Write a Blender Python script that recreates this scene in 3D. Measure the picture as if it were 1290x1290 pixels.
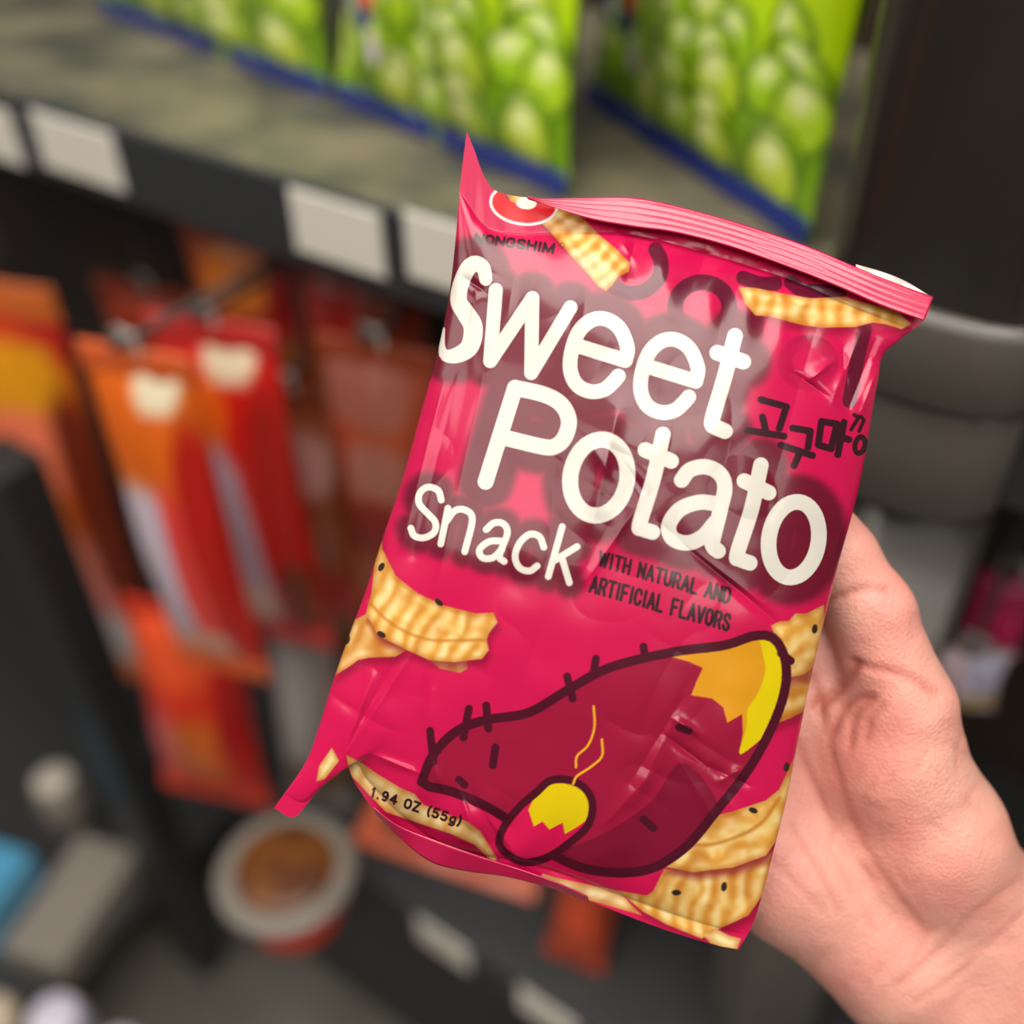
import bpy, bmesh, math, random
import numpy as np
from mathutils import Vector, Matrix

sc = bpy.context.scene
for o in list(bpy.data.objects): bpy.data.objects.remove(o)
random.seed(4); RNG = np.random.default_rng(4)

# ------------------------------------------------------------------ camera
FPX = 1350.0                       # focal length in pixels of a 1290 px frame
YAW, PITCH, ROLL = map(math.radians, (-36.0, 40.0, 1.5))
_a = np.array([math.sin(YAW), math.cos(YAW), 0.0])
CF = math.cos(PITCH) * _a + np.array([0, 0, -math.sin(PITCH)])
_r0 = np.array([math.cos(YAW), -math.sin(YAW), 0.0]); _u0 = np.cross(_r0, CF)
CR = math.cos(ROLL) * _r0 - math.sin(ROLL) * _u0
CU = math.cos(ROLL) * _u0 + math.sin(ROLL) * _r0
SHELF_Z = 1.20                     # top of the shelf the gummy bags stand on
def _ray(px, py): return CF + CR * (px - 645) / FPX - CU * (py - 645) / FPX
CAM = np.array([0, 0, SHELF_Z]) - _ray(570, 280) * 0.62     # rail corner is 0.62 m away
def at(px, py, depth): return CAM + _ray(px, py) * depth
def on(px, py, axis, val):
    d = _ray(px, py); return CAM + d * ((val - CAM[axis]) / d[axis])
M_CAM = np.stack([CR, CU, -CF], 1)                           # camera axes as columns

cam = bpy.data.cameras.new('camera'); cob = bpy.data.objects.new('camera', cam)
sc.collection.objects.link(cob); sc.camera = cob
mw = Matrix.Identity(4)
for i in range(3):
    for j in range(3): mw[i][j] = M_CAM[i, j]
    mw[i][3] = CAM[i]
cob.matrix_world = mw
cam.sensor_width = 36.0; cam.lens = 36.0 * FPX / 1290.0; cam.clip_start = 0.01
BAG_D = 0.32
cam.dof.use_dof = True; cam.dof.focus_distance = BAG_D - 0.006
cam.dof.aperture_fstop = cam.lens / 11.5                     # 11.5 mm opening

# ------------------------------------------------------------------ light
world = bpy.data.worlds.new('store_ambient'); sc.world = world; world.use_nodes = True
bgn = world.node_tree.nodes['Background']
bgn.inputs[0].default_value = (1.0, 0.93, 0.84, 1); bgn.inputs[1].default_value = 0.13
def area(name, loc, target, sx, sy, power, col=(1.0, 0.95, 0.87)):
    l = bpy.data.lights.new(name, 'AREA'); l.shape = 'RECTANGLE'; l.size = sx; l.size_y = sy
    l.energy = power; l.color = col
    o = bpy.data.objects.new(name, l); sc.collection.objects.link(o)
    o.location = loc
    o.rotation_euler = (Vector(target) - Vector(loc)).to_track_quat('-Z', 'Y').to_euler()
    return o
# rows of ceiling luminaires over the aisle
area('ceiling_luminaire', (0.55, -1.75, 2.9), (0.55, -1.75, 0), 2.4, 1.2, 30)
area('ceiling_luminaire', (-2.2, -1.75, 2.9), (-2.2, -1.75, 0), 2.4, 1.2, 30)
area('ceiling_luminaire', (0.3, -0.35, 2.9), (0.3, -0.35, 0), 2.4, 0.9, 46)
area('ceiling_luminaire', (3.2, -1.2, 2.9), (3.2, -1.2, 0), 2.4, 1.2, 32)
vs = sc.view_settings
vs.view_transform = 'Standard'; vs.look = 'None'; vs.gamma = 1.0; vs.use_curve_mapping = False
vs.exposure = 0.3

# ------------------------------------------------------------------ helpers
COL = sc.collection
def lin(c):
    c = np.asarray(c, float) / 255.0
    return np.where(c <= 0.04045, c / 12.92, ((c + 0.055) / 1.055) ** 2.4)
def l4(c): return tuple(lin(c)) + (1.0,)
def tag(o, label=None, cat=None, group=None, kind=None):
    if label: o['label'] = label
    if cat: o['category'] = cat
    if group: o['group'] = group
    if kind: o['kind'] = kind
    return o
def empty(name, loc, label, cat, group=None):
    o = bpy.data.objects.new(name, None); COL.objects.link(o); o.location = Vector(loc)
    o.empty_display_size = 0.02
    return tag(o, label, cat, group)
def mesh_obj(name, verts, faces, mat, parent=None, smooth=True, origin=None):
    """verts in world coordinates; stored relative to parent or origin"""
    v = np.asarray(verts, float)
    off = np.array(parent.location) if parent is not None else (np.asarray(origin, float) if origin is not None else np.zeros(3))
    me = bpy.data.meshes.new(name)
    if isinstance(faces, np.ndarray):
        n, k = faces.shape
        me.vertices.add(len(v)); me.vertices.foreach_set('co', (v - off).astype(np.float32).ravel())
        me.loops.add(n * k); me.loops.foreach_set('vertex_index', faces.astype(np.int32).ravel())
        me.polygons.add(n); me.polygons.foreach_set('loop_start', np.arange(0, n * k, k, dtype=np.int32))
        me.update(calc_edges=True); me.validate()
    else:
        me.from_pydata([tuple(x) for x in (v - off)], [], faces); me.update()
    if smooth: me.polygons.foreach_set('use_smooth', np.ones(len(me.polygons), bool))
    me.materials.append(mat)
    o = bpy.data.objects.new(name, me); COL.objects.link(o)
    if parent is not None: o.parent = parent
    elif origin is not None: o.location = Vector(off)
    return o
def attr_color(o, name, rgb):
    a = o.data.attributes.new(name, 'FLOAT_COLOR', 'POINT')
    a.data.foreach_set('color', np.concatenate([rgb, np.ones((len(rgb), 1))], 1).astype(np.float32).ravel())
def attr_float(o, name, val):
    a = o.data.attributes.new(name, 'FLOAT', 'POINT'); a.data.foreach_set('value', np.asarray(val, np.float32).ravel())
def grid_faces(nr, nc, flip=False):
    i = np.arange(nr - 1)[:, None] * nc + np.arange(nc - 1)[None, :]
    q = np.stack([i, i + 1, i + nc + 1, i + nc], -1).reshape(-1, 4)
    return q[:, ::-1] if flip else q
def box_bm(bm, c, s, M=None, bevel=0.0):
    r = bmesh.ops.create_cube(bm, size=1.0)
    T = Matrix.Translation(Vector(c)) @ (M if M is not None else Matrix.Identity(4)) @ Matrix.Diagonal((s[0], s[1], s[2], 1))
    bmesh.ops.transform(bm, matrix=T, verts=r['verts'])
    if bevel:
        es = list({e for v in r['verts'] for e in v.link_edges})
        bmesh.ops.bevel(bm, geom=es, offset=bevel, segments=3, profile=0.5, affect='EDGES')
def bm_obj(name, bm, mat, parent=None, smooth=False, origin=None):
    off = parent.location if parent is not None else Vector(origin if origin is not None else (0, 0, 0))
    bmesh.ops.translate(bm, vec=-Vector(off), verts=bm.verts)
    me = bpy.data.meshes.new(name); bm.to_mesh(me); bm.free()
    if smooth: me.polygons.foreach_set('use_smooth', np.ones(len(me.polygons), bool))
    me.materials.append(mat)
    o = bpy.data.objects.new(name, me); COL.objects.link(o)
    if parent is not None: o.parent = parent
    else: o.location = off
    return o
def box(name, c, s, mat, parent=None, M=None, bevel=0.002, origin=None):
    bm = bmesh.new(); box_bm(bm, c, s, M, bevel)
    return bm_obj(name, bm, mat, parent, False, origin if origin is not None else (c if parent is None else None))

# ------------------------------------------------------------------ materials
def pmat(name, color, rough=0.5, spec=0.5, metal=0.0, coat=0.0, noise=None, bump=None, sss=0.0):
    m = bpy.data.materials.new(name); m.use_nodes = True; nt = m.node_tree; b = nt.nodes['Principled BSDF']
    b.inputs['Roughness'].default_value = rough; b.inputs['Specular IOR Level'].default_value = spec
    b.inputs['Metallic'].default_value = metal; b.inputs['Coat Weight'].default_value = coat
    b.inputs['Base Color'].default_value = l4(color)
    if noise:        # (scale, second colour, detail)
        tc = nt.nodes.new('ShaderNodeTexCoord'); n = nt.nodes.new('ShaderNodeTexNoise')
        n.inputs['Scale'].default_value = noise[0]; n.inputs['Detail'].default_value = noise[2]
        nt.links.new(tc.outputs['Object'], n.inputs['Vector'])
        r = nt.nodes.new('ShaderNodeValToRGB'); r.color_ramp.elements[0].position = 0.35; r.color_ramp.elements[1].position = 0.65
        r.color_ramp.elements[0].color = l4(color); r.color_ramp.elements[1].color = l4(noise[1])
        nt.links.new(n.outputs['Fac'], r.inputs['Fac']); nt.links.new(r.outputs['Color'], b.inputs['Base Color'])
    if bump:         # (scale, strength, distance)
        tc = nt.nodes.new('ShaderNodeTexCoord'); n = nt.nodes.new('ShaderNodeTexNoise')
        n.inputs['Scale'].default_value = bump[0]; n.inputs['Detail'].default_value = 4
        nt.links.new(tc.outputs['Object'], n.inputs['Vector'])
        bp = nt.nodes.new('ShaderNodeBump'); bp.inputs['Strength'].default_value = bump[1]; bp.inputs['Distance'].default_value = bump[2]
        nt.links.new(n.outputs['Fac'], bp.inputs['Height']); nt.links.new(bp.outputs['Normal'], b.inputs['Normal'])
    return m
def print_mat(name, rough=0.25, coat=0.4, lettering=False, coat_rough=0.08, bump=None):
    """printed film: the print is a colour attribute; lettering and ink are distance fields with crisp edges"""
    m = bpy.data.materials.new(name); m.use_nodes = True; nt = m.node_tree; b = nt.nodes['Principled BSDF']
    b.inputs['Roughness'].default_value = rough; b.inputs['Coat Weight'].default_value = coat
    b.inputs['Coat Roughness'].default_value = coat_rough
    a = nt.nodes.new('ShaderNodeAttribute'); a.attribute_name = 'print'
    out = a.outputs['Color']
    if lettering:
        for an, col in (('ink', (44, 14, 24)), ('lettering', (192, 188, 179))):
            d = nt.nodes.new('ShaderNodeAttribute'); d.attribute_name = an
            mr = nt.nodes.new('ShaderNodeMapRange'); mr.inputs['From Min'].default_value = 0.55; mr.inputs['From Max'].default_value = -0.55
            nt.links.new(d.outputs['Fac'], mr.inputs['Value'])
            mx = nt.nodes.new('ShaderNodeMix'); mx.data_type = 'RGBA'
            nt.links.new(mr.outputs['Result'], mx.inputs['Factor']); nt.links.new(out, mx.inputs['A'])
            mx.inputs['B'].default_value = l4(col); out = mx.outputs['Result']
    nt.links.new(out, b.inputs['Base Color'])
    if bump:
        tc = nt.nodes.new('ShaderNodeTexCoord'); n = nt.nodes.new('ShaderNodeTexNoise')
        n.inputs['Scale'].default_value = bump[0]; n.inputs['Detail'].default_value = 2
        nt.links.new(tc.outputs['Object'], n.inputs['Vector'])
        bp = nt.nodes.new('ShaderNodeBump'); bp.inputs['Strength'].default_value = bump[1]; bp.inputs['Distance'].default_value = bump[2]
        nt.links.new(n.outputs['Fac'], bp.inputs['Height']); nt.links.new(bp.outputs['Normal'], b.inputs['Normal'])
        nt.links.new(bp.outputs['Normal'], b.inputs['Coat Normal'])
    return m

MAT = dict(
    black_metal=pmat('black_painted_metal', (40, 41, 42), 0.45, 0.4),
    rail=pmat('black_label_rail', (44, 46, 48), 0.5, 0.4),
    pillar=pmat('black_glossy_plastic', (78, 73, 68), 0.3, 0.4, coat=0.2, bump=(30, 0.1, 0.001)),
    board=pmat('mottled_stone_laminate', (66, 68, 62), 0.4, 0.4, noise=(14, (118, 110, 90), 6)),
    tagpaper=pmat('price_tag_paper', (214, 207, 196), 0.6),
    back=pmat('dark_brown_board', (52, 36, 28), 0.7, noise=(6, (36, 26, 22), 3)),
    floor=pmat('store_floor_tile', (92, 88, 80), 0.4, noise=(5, (70, 66, 60), 5)),
    wall=pmat('store_wall_paint', (120, 112, 100), 0.8),
    zinc=pmat('black_wire', (70, 68, 66), 0.4),
    clear=pmat('clear_plastic_holder', (205, 205, 200), 0.15, 0.5),
    film=print_mat('pouch_film', 0.3, 0.3),
)

# ------------------------------------------------------------------ the setting
def struct(o): o['kind'] = 'structure'; return o
bm = bmesh.new(); box_bm(bm, (0, 0, -0.05), (8, 8, 0.1)); struct(bm_obj('floor', bm, MAT['floor']))
bm = bmesh.new(); box_bm(bm, (0, 0.62, 1.5), (8, 0.1, 3.0)); struct(bm_obj('wall_back', bm, MAT['wall']))

# ------------------------------------------------------------------ shelving
unit = empty('shelving_unit', (-0.45, 0.2, 0.0), 'black metal store shelving with a stone-look shelf and black label rail', 'shelving')
X0, X1 = -1.5, 0.62
box('shelf_board', ((X0 + X1) / 2, 0.21, SHELF_Z - 0.010), (X1 - X0, 0.42, 0.020), MAT['board'], unit)
box('label_rail', ((X0 + X1) / 2, -0.004, SHELF_Z - 0.029), (X1 - X0, 0.008, 0.058), MAT['rail'], unit, bevel=0.002)
box('shelf_underside', ((X0 + X1) / 2, 0.22, SHELF_Z - 0.034), (X1 - X0, 0.40, 0.024), MAT['black_metal'], unit)
box('back_panel', ((X0 + X1) / 2, 0.435, 1.0), (X1 - X0, 0.02, 2.0), MAT['back'], unit)
box('upright_post', (-0.46, -0.095, 0.45), (0.06, 0.05, 0.90), MAT['black_metal'], unit, bevel=0.006)
box('post_bracket', (-0.432, -0.055, 0.485), (0.03, 0.06, 0.02), MAT['black_metal'], unit, bevel=0.002)
box('deck_board', ((-0.42 + X1) / 2, 0.18, 0.49), (X1 + 0.42, 0.48, 0.02), MAT['black_metal'], unit)
box('deck_rail', ((-0.42 + X1) / 2, -0.064, 0.472), (X1 + 0.42, 0.008, 0.056), MAT['rail'], unit)
box('deck_kick', ((-0.42 + X1) / 2, 0.0, 0.235), (X1 + 0.42, 0.02, 0.47), MAT['black_metal'], unit)
box('deck_board', ((X0 - 0.5) / 2, 0.02, 0.14), (-0.5 - X0, 0.80, 0.02), MAT['black_metal'], unit)

# price tags on the rails
def price_tag(x, w, z, h, y, label, group):
    r = empty('price_tag', (x, y, z - h / 2), label, 'price tag', group)
    box('card', (x, y - 0.0012, z), (w, 0.0012, h), MAT['tagpaper'], r, bevel=0.0004)
    bm = bmesh.new(); box_bm(bm, (x, y - 0.0004, z), (w + 0.004, 0.0006, h + 0.003), None, 0.0002)
    bm_obj('holder', bm, MAT['clear'], r)
RY = -0.0085
for (pl, pr, py, lab) in ((-45, 20, 165, 'white price tag cut by the left edge of the photo, on the upper black rail'),
                          (50, 148, 190, 'white price tag at the left of the upper black rail, complete'),
                          (372, 480, 293, 'white price tag in the middle of the upper black rail'),
                          (515, 610, 322, 'white price tag half hidden behind the top of the magenta snack bag')):
    a = on(pl, py - 0.29 * (pr - pl) / 2, 1, RY); b = on(pr, py + 0.29 * (pr - pl) / 2, 1, RY)
    price_tag((a[0] + b[0]) / 2, b[0] - a[0], (a[2] + b[2]) / 2, 0.041, RY, lab, 'price tags on the shelf rails')
for (px, lab) in ((560, 'grey price tag on the lower rail under the orange pack'), (690, 'grey price tag in the middle of the lower rail at the bottom of the photo'),
                  (820, 'grey price tag on the lower rail below the snack bag corner')):
    p = on(px, 1215 + (px - 600) * 0.3, 1, -0.0685)
    price_tag(p[0], 0.062, 0.472, 0.040, -0.0685, lab, 'price tags on the shelf rails')

# black pillar at the end of the shelf
pil = empty('pillar', (0.275, 0.02, 0.0), 'glossy black round pillar with a collar ring at the end of the shelf', 'pillar')
def lathe(name, prof, cx, cy, mat, parent, n=48, sq=1.0):
    th = np.linspace(0, 2 * math.pi, n, endpoint=False)
    V = []
    for r, z in prof:
        c, s = np.cos(th), np.sin(th)
        k = r / (np.abs(c) ** sq + np.abs(s) ** sq) ** (1 / sq)
        V.append(np.stack([cx + k * c, cy + k * s, np.full(n, z)], 1))
    V = np.concatenate(V); F = []
    for i in range(len(prof) - 1):
        for j in range(n):
            F.append((i * n + j, i * n + (j + 1) % n, (i + 1) * n + (j + 1) % n, (i + 1) * n + j))
    F.append(tuple(range(n))[::-1]); F.append(tuple((len(prof) - 1) * n + j for j in range(n)))
    return mesh_obj(name, V, F, mat, parent)
PX, PY = 0.275, 0.02
lathe('post', [(0.050, 1.24), (0.050, 2.2)], PX, PY, MAT['pillar'], pil, sq=4.0)
lathe('collar', [(0.046, 1.195), (0.055, 1.198), (0.057, 1.203), (0.057, 1.236), (0.055, 1.241), (0.050, 1.243)], PX, PY, MAT['pillar'], pil, sq=3.2)
lathe('sleeve', [(0.051, 1.135), (0.053, 1.14), (0.053, 1.193), (0.051, 1.196)], PX, PY, MAT['pillar'], pil, sq=3.0)
lathe('lower_tube', [(0.048, 0.0), (0.048, 1.136)], PX, PY, MAT['pillar'], pil)

# ------------------------------------------------------------------ pouches
def pouch(name, base, w, h, thick, yaw, lean, paint, label, cat, group=None, nu=28, nv=40, seal=0.07,
          seal_rgb=None, top_rgb=None, roll=0.0, mat=None, wr=0.0015, notch=0.0, seed=0):
    """filled film bag standing on `base`; front faces -Y before yaw"""
    U = Vector((1, 0, 0)); V = Vector((0, 0, 1)); N = Vector((0, -1, 0))
    R = Matrix.Rotation(yaw, 3, 'Z') @ Matrix.Rotation(-lean, 3, 'X') @ Matrix.Rotation(roll, 3, 'Y')
    U, V, N = [np.array(R @ q) for q in (U, V, N)]
    base = np.array(base, float)
    root = empty(name, base, label, cat, group)
    s = np.linspace(0, 1, nu)[None, :] * np.ones((nv, 1)); t = np.linspace(0, 1, nv)[:, None] * np.ones((1, nu))
    prof = np.clip(1 - (2 * s - 1) ** 2, 0, 1) ** 0.6
    tt = np.clip((t - seal) / (1 - 2 * seal), 0, 1)
    g = np.clip(np.sin(math.pi * tt), 0, 1) ** 0.5
    z = thick / 2 * prof * g
    rs = np.random.default_rng(seed); ph = rs.uniform(0, 6.28, 6)
    z = z + g * wr * (np.sin(11 * s + 7 * t + ph[0]) + np.sin(17 * s - 9 * t + ph[1]) + 0.7 * np.sin(29 * s + 4 * t + ph[2]))
    z = z + wr * 0.8 * np.sin(26 * s + ph[3]) * (np.exp(-(t / 0.16) ** 2) + np.exp(-((1 - t) / 0.16) ** 2)) * (4 * s * (1 - s))
    wid = w * (1 - 0.10 * g)
    x = (s - 0.5) * wid; y = t * h
    P = base + x[..., None] * U + y[..., None] * V
    rgb = lin(paint(s.ravel(), t.ravel()))
    f = mesh_obj('front_panel', (P + z[..., None] * N).reshape(-1, 3), grid_faces(nv, nu), mat or MAT['film'], root)
    attr_color(f, 'print', rgb)
    zb = -z * 0.75 - 0.0004
    b = mesh_obj('rear_panel', (P + zb[..., None] * N).reshape(-1, 3), grid_faces(nv, nu, True), mat or MAT['film'], root)
    attr_color(b, 'print', rgb * 0 + rgb.mean(0))
    for nm, t0, t1, c in (('bottom_seal', 0.0, seal, seal_rgb), ('top_seal', 1 - seal, 1.0, top_rgb or seal_rgb)):
        m = 9
        ss = np.linspace(0, 1, nu)[None, :] * np.ones((m, 1)); q = np.linspace(t0, t1, m)[:, None] * np.ones((1, nu))
        zz = 0.0022 + 0.0006 * (np.arange(m) % 2)[:, None] + 0.0008 * np.sin(20 * ss + ph[4])
        Pp = base + ((ss - 0.5) * w * 1.005)[..., None] * U + (q * h)[..., None] * V + zz[..., None] * N
        o = mesh_obj(nm, Pp.reshape(-1, 3), grid_faces(m, nu), mat or MAT['film'], root)
        cc = lin(c) if c is not None else rgb[:nu].mean(0)
        attr_color(o, 'print', np.tile(cc, (m * nu, 1)))
        sd = o.modifiers.new('thick', 'SOLIDIFY'); sd.thickness = 0.0006
    return root

def mixc(a, b, k): return a + (np.asarray(b, float) - a) * k[:, None]
def sstep(e0, e1, x):
    q = np.clip((x - e0) / (e1 - e0), 0, 1); return q * q * (3 - 2 * q)

# green grape gummy bags -------------------------------------------------
gr = np.random.default_rng(11)
GRAPES = []
for row, (vv, n) in enumerate(((0.295, 3), (0.255, 4), (0.21, 5), (0.165, 5), (0.12, 5), (0.075, 5))):
    for k in range(n):
        u0 = (k + 0.5 + gr.uniform(-.3, .3)) / n
        if row == 0: u0 = 0.36 + 0.6 * u0
        if row == 1: u0 = 0.24 + 0.74 * u0
        GRAPES.append((u0, vv + gr.uniform(-.02, .02), gr.uniform(.078, .105), gr.uniform(.07, .10), gr.uniform(-.5, .5), gr.uniform(0, 1)))
def paint_grapes(s, t):
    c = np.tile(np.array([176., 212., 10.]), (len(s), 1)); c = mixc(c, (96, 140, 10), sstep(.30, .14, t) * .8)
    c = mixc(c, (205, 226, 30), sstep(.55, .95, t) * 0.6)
    # stem shadow line and pale swoosh of the print
    for (u, v, a, b, r, k) in GRAPES:
        du, dv = (s - u), (t - v) * 1.35
        x = (du * math.cos(r) + dv * math.sin(r)) / a; y = (-du * math.sin(r) + dv * math.cos(r)) / b
        d = np.sqrt(x * x + y * y)
        m = sstep(1.0, 0.93, d)
        base = np.array([140., 190., 12.]) * (1 - k) + np.array([198., 214., 60.]) * k
        col = np.tile(base, (len(s), 1))
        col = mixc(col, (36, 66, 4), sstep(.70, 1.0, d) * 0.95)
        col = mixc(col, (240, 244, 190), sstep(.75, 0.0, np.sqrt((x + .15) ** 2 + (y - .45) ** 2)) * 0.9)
        c = c + (col - c) * m[:, None]
    def ell(u, v, a, b, r, col):
        nonlocal c
        du, dv = (s - u), (t - v) * 1.35
        x = (du * math.cos(r) + dv * math.sin(r)) / a; y = (-du * math.sin(r) + dv * math.cos(r)) / b
        c = mixc(c, col, sstep(1.05, 0.9, np.sqrt(x * x + y * y)))
    ell(.50, .43, .085, .12, -.5, (62, 130, 30)); ell(.50, .43, .05, .09, -.5, (92, 160, 52))       # leaf
    ell(.28, .385, .07, .07, 0, (190, 40, 30)); ell(.28, .38, .045, .045, 0, (240, 236, 226))         # round badge
    ell(.215, .25, .05, .065, .25, (236, 82, 26)); ell(.205, .20, .045, .035, .2, (36, 46, 120))      # side emblem
    ell(.10, .235, .045, .07, .2, (44, 44, 92)); ell(.12, .225, .022, .05, .2, (228, 226, 240)); ell(.25, .145, .03, .04, .2, (214, 190, 214))
    return c
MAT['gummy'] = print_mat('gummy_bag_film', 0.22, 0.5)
BLUE = (22, 42, 120)
def bag_between(pl, pr, label, hh, lean, seed):
    a = on(*pl, 2, SHELF_Z); b = on(*pr, 2, SHELF_Z)
    d = b - a; w = math.hypot(d[0], d[1]); yaw = math.atan2(d[1], d[0])
    mid = (a + b) / 2; mid[2] = SHELF_Z + 0.001
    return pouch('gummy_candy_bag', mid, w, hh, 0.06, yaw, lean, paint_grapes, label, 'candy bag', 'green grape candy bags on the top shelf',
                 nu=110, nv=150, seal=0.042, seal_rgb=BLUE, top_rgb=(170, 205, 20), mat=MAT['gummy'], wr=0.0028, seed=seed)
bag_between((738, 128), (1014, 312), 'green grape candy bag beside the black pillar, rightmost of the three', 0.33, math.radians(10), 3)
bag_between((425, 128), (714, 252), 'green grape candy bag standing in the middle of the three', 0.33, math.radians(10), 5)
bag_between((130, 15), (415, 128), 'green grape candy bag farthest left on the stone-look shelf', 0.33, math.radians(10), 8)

# snack packs on the lower levels -----------------------------------------
def blobs(base, lst):
    """print and a few painted glints made of soft colour fields: (u, v, su, sv, colour)"""
    def f(s, t):
        c = np.tile(np.array(base, float), (len(s), 1))
        for (u, v, a, b, col) in lst:
            d = np.maximum(np.abs((s - u) / a), np.abs((t - v) / b)) * 0.5 + 0.5 * np.hypot((s - u) / a, (t - v) / b)
            c = mixc(c, col, sstep(1.1, 0.85, d))
        return c
    return f
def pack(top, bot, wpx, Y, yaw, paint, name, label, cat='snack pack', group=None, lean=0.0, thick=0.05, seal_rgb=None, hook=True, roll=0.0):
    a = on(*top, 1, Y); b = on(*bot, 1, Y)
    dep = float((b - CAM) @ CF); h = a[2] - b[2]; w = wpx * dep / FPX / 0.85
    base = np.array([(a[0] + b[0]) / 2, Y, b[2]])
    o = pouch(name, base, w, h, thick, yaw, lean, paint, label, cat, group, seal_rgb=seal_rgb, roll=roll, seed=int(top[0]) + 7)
    if hook:
        top = base + np.array([0, math.sin(lean), math.cos(lean)]) * h; x, z = top[0], top[2] + 0.006; Yh = top[1]
        Ya = max(Yh, 0.04); bm = bmesh.new(); box_bm(bm, (x, (Yh - 0.012 + Ya) / 2, z), (0.005, Ya - Yh + 0.016, 0.005), None, 0.001)
        box_bm(bm, (x, Yh - 0.012, z + 0.006), (0.005, 0.005, 0.014), None, 0.001)
        box_bm(bm, (x, Ya + 0.004, (z + SHELF_Z - 0.044) / 2), (0.005, 0.005, SHELF_Z - 0.044 - z), None, 0.001)
        bt = bmesh.new()
        for sx in (-1, 1): box_bm(bt, (x + sx * .008, Yh - .003, z - .001), (.004, .0012, .016))
        box_bm(bt, (x, Yh - .003, z + .0055), (.020, .0012, .005)); bm_obj('hang_tab', bt, MAT['clear'], o)
        bm_obj('peg_hook', bm, MAT['zinc'], unit)
    return o
G1 = 'snack packs hanging under the shelf'
RED, ORG, WHT, YEL = (196, 26, 18), (214, 96, 18), (214, 200, 206), (226, 150, 20)
pack((60, 395), (70, 800), 150, 0.0, 0.35, blobs(ORG, [(.5, .93, .6, .10, (190, 30, 24)), (.65, .82, .3, .08, YEL), (.6, .66, .28, .10, (240, 120, 84)), (.2, .5, .25, .2, (226, 120, 70)), (.55, .34, .35, .14, (238, 130, 112)), (.65, .12, .42, .12, (214, 196, 190)), (.9, .5, .12, .3, (120, 40, 16))]),
     'snack_pack', 'orange and red snack pack at the far left edge below the shelf', group=G1)
pack((262, 478), (212, 800), 106, -0.10, 0.30, blobs(ORG, [(.65, .93, .22, .07, (220, 206, 176)), (.3, .38, .3, .30, (206, 190, 206)), (.62, .30, .12, .40, (240, 70, 64)), (.88, .42, .16, .42, RED), (.45, .10, .35, .10, (236, 176, 150))]),  # cream spot near the top paints a blurred glint of light
     'snack_pack', 'orange-topped pack with a white lower panel and a red side, hanging', group=G1)
pack((335, 430), (300, 772), 120, -0.03, 0.32, blobs(RED, [(.62, .93, .22, .07, (216, 200, 170)), (.25, .78, .35, .10, (226, 96, 20)), (.42, .35, .24, .36, (196, 178, 196)), (.42, .16, .2, .08, (226, 196, 176)), (.85, .55, .12, .3, (170, 24, 18)), (.85, .2, .14, .14, (110, 44, 24))]),  # uppermost pale patch is a painted out-of-focus highlight
     'snack_pack', 'red pack with a lilac-white vertical band, hanging under the shelf', group=G1)
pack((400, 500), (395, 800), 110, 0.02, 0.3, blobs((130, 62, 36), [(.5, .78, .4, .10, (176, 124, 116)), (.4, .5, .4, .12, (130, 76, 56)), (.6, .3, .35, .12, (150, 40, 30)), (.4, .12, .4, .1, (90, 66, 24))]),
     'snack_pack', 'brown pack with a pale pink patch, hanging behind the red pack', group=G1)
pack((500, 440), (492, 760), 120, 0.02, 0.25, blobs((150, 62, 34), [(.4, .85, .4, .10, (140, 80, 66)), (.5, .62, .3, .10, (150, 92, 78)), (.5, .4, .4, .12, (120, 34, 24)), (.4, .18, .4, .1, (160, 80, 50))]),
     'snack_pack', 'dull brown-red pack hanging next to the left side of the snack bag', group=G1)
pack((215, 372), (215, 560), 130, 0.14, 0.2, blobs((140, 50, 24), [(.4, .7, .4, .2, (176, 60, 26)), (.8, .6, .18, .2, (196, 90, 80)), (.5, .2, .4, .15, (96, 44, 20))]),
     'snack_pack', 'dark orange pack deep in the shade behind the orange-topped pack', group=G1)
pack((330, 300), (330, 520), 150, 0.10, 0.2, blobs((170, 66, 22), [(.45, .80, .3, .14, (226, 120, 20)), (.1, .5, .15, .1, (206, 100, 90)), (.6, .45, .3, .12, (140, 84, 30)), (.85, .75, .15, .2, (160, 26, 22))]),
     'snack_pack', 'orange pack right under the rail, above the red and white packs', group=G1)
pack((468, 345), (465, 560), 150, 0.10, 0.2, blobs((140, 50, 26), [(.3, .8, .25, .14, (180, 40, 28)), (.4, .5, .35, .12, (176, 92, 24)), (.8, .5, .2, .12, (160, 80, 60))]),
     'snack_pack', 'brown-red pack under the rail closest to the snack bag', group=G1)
G2 = 'packs standing on the lower deck'
def stand(px, py, w, h, Y_z, yaw, lean, paint, label, thick=0.06, roll=0.0, name='snack_pack', seal_rgb=None, cat='snack pack'):
    b = on(px, py, 2, Y_z)
    return pouch(name, (b[0], b[1], Y_z + 0.004), w, h, thick, yaw, lean, paint, label, cat, G2, seal_rgb=seal_rgb, roll=roll, seed=int(px))
DZ = 0.50
stand(275, 1005, 0.125, 0.26, DZ, 0.35, 0.12, blobs((206, 50, 22), [(.4, .8, .4, .14, (216, 76, 34)), (.55, .35, .3, .18, (196, 92, 24)), (.9, .5, .14, .4, (170, 16, 12))]),
      'red-orange noodle pack leaning on the lower deck beside the black upright')
stand(405, 1012, 0.075, 0.26, DZ, 0.35, 0.12, blobs((122, 116, 112), [(.4, .6, .3, .3, (140, 134, 130)), (.6, .2, .4, .12, (88, 66, 40))]),
      'grey pack leaning on the lower deck next to the red-orange noodle pack')
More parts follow.
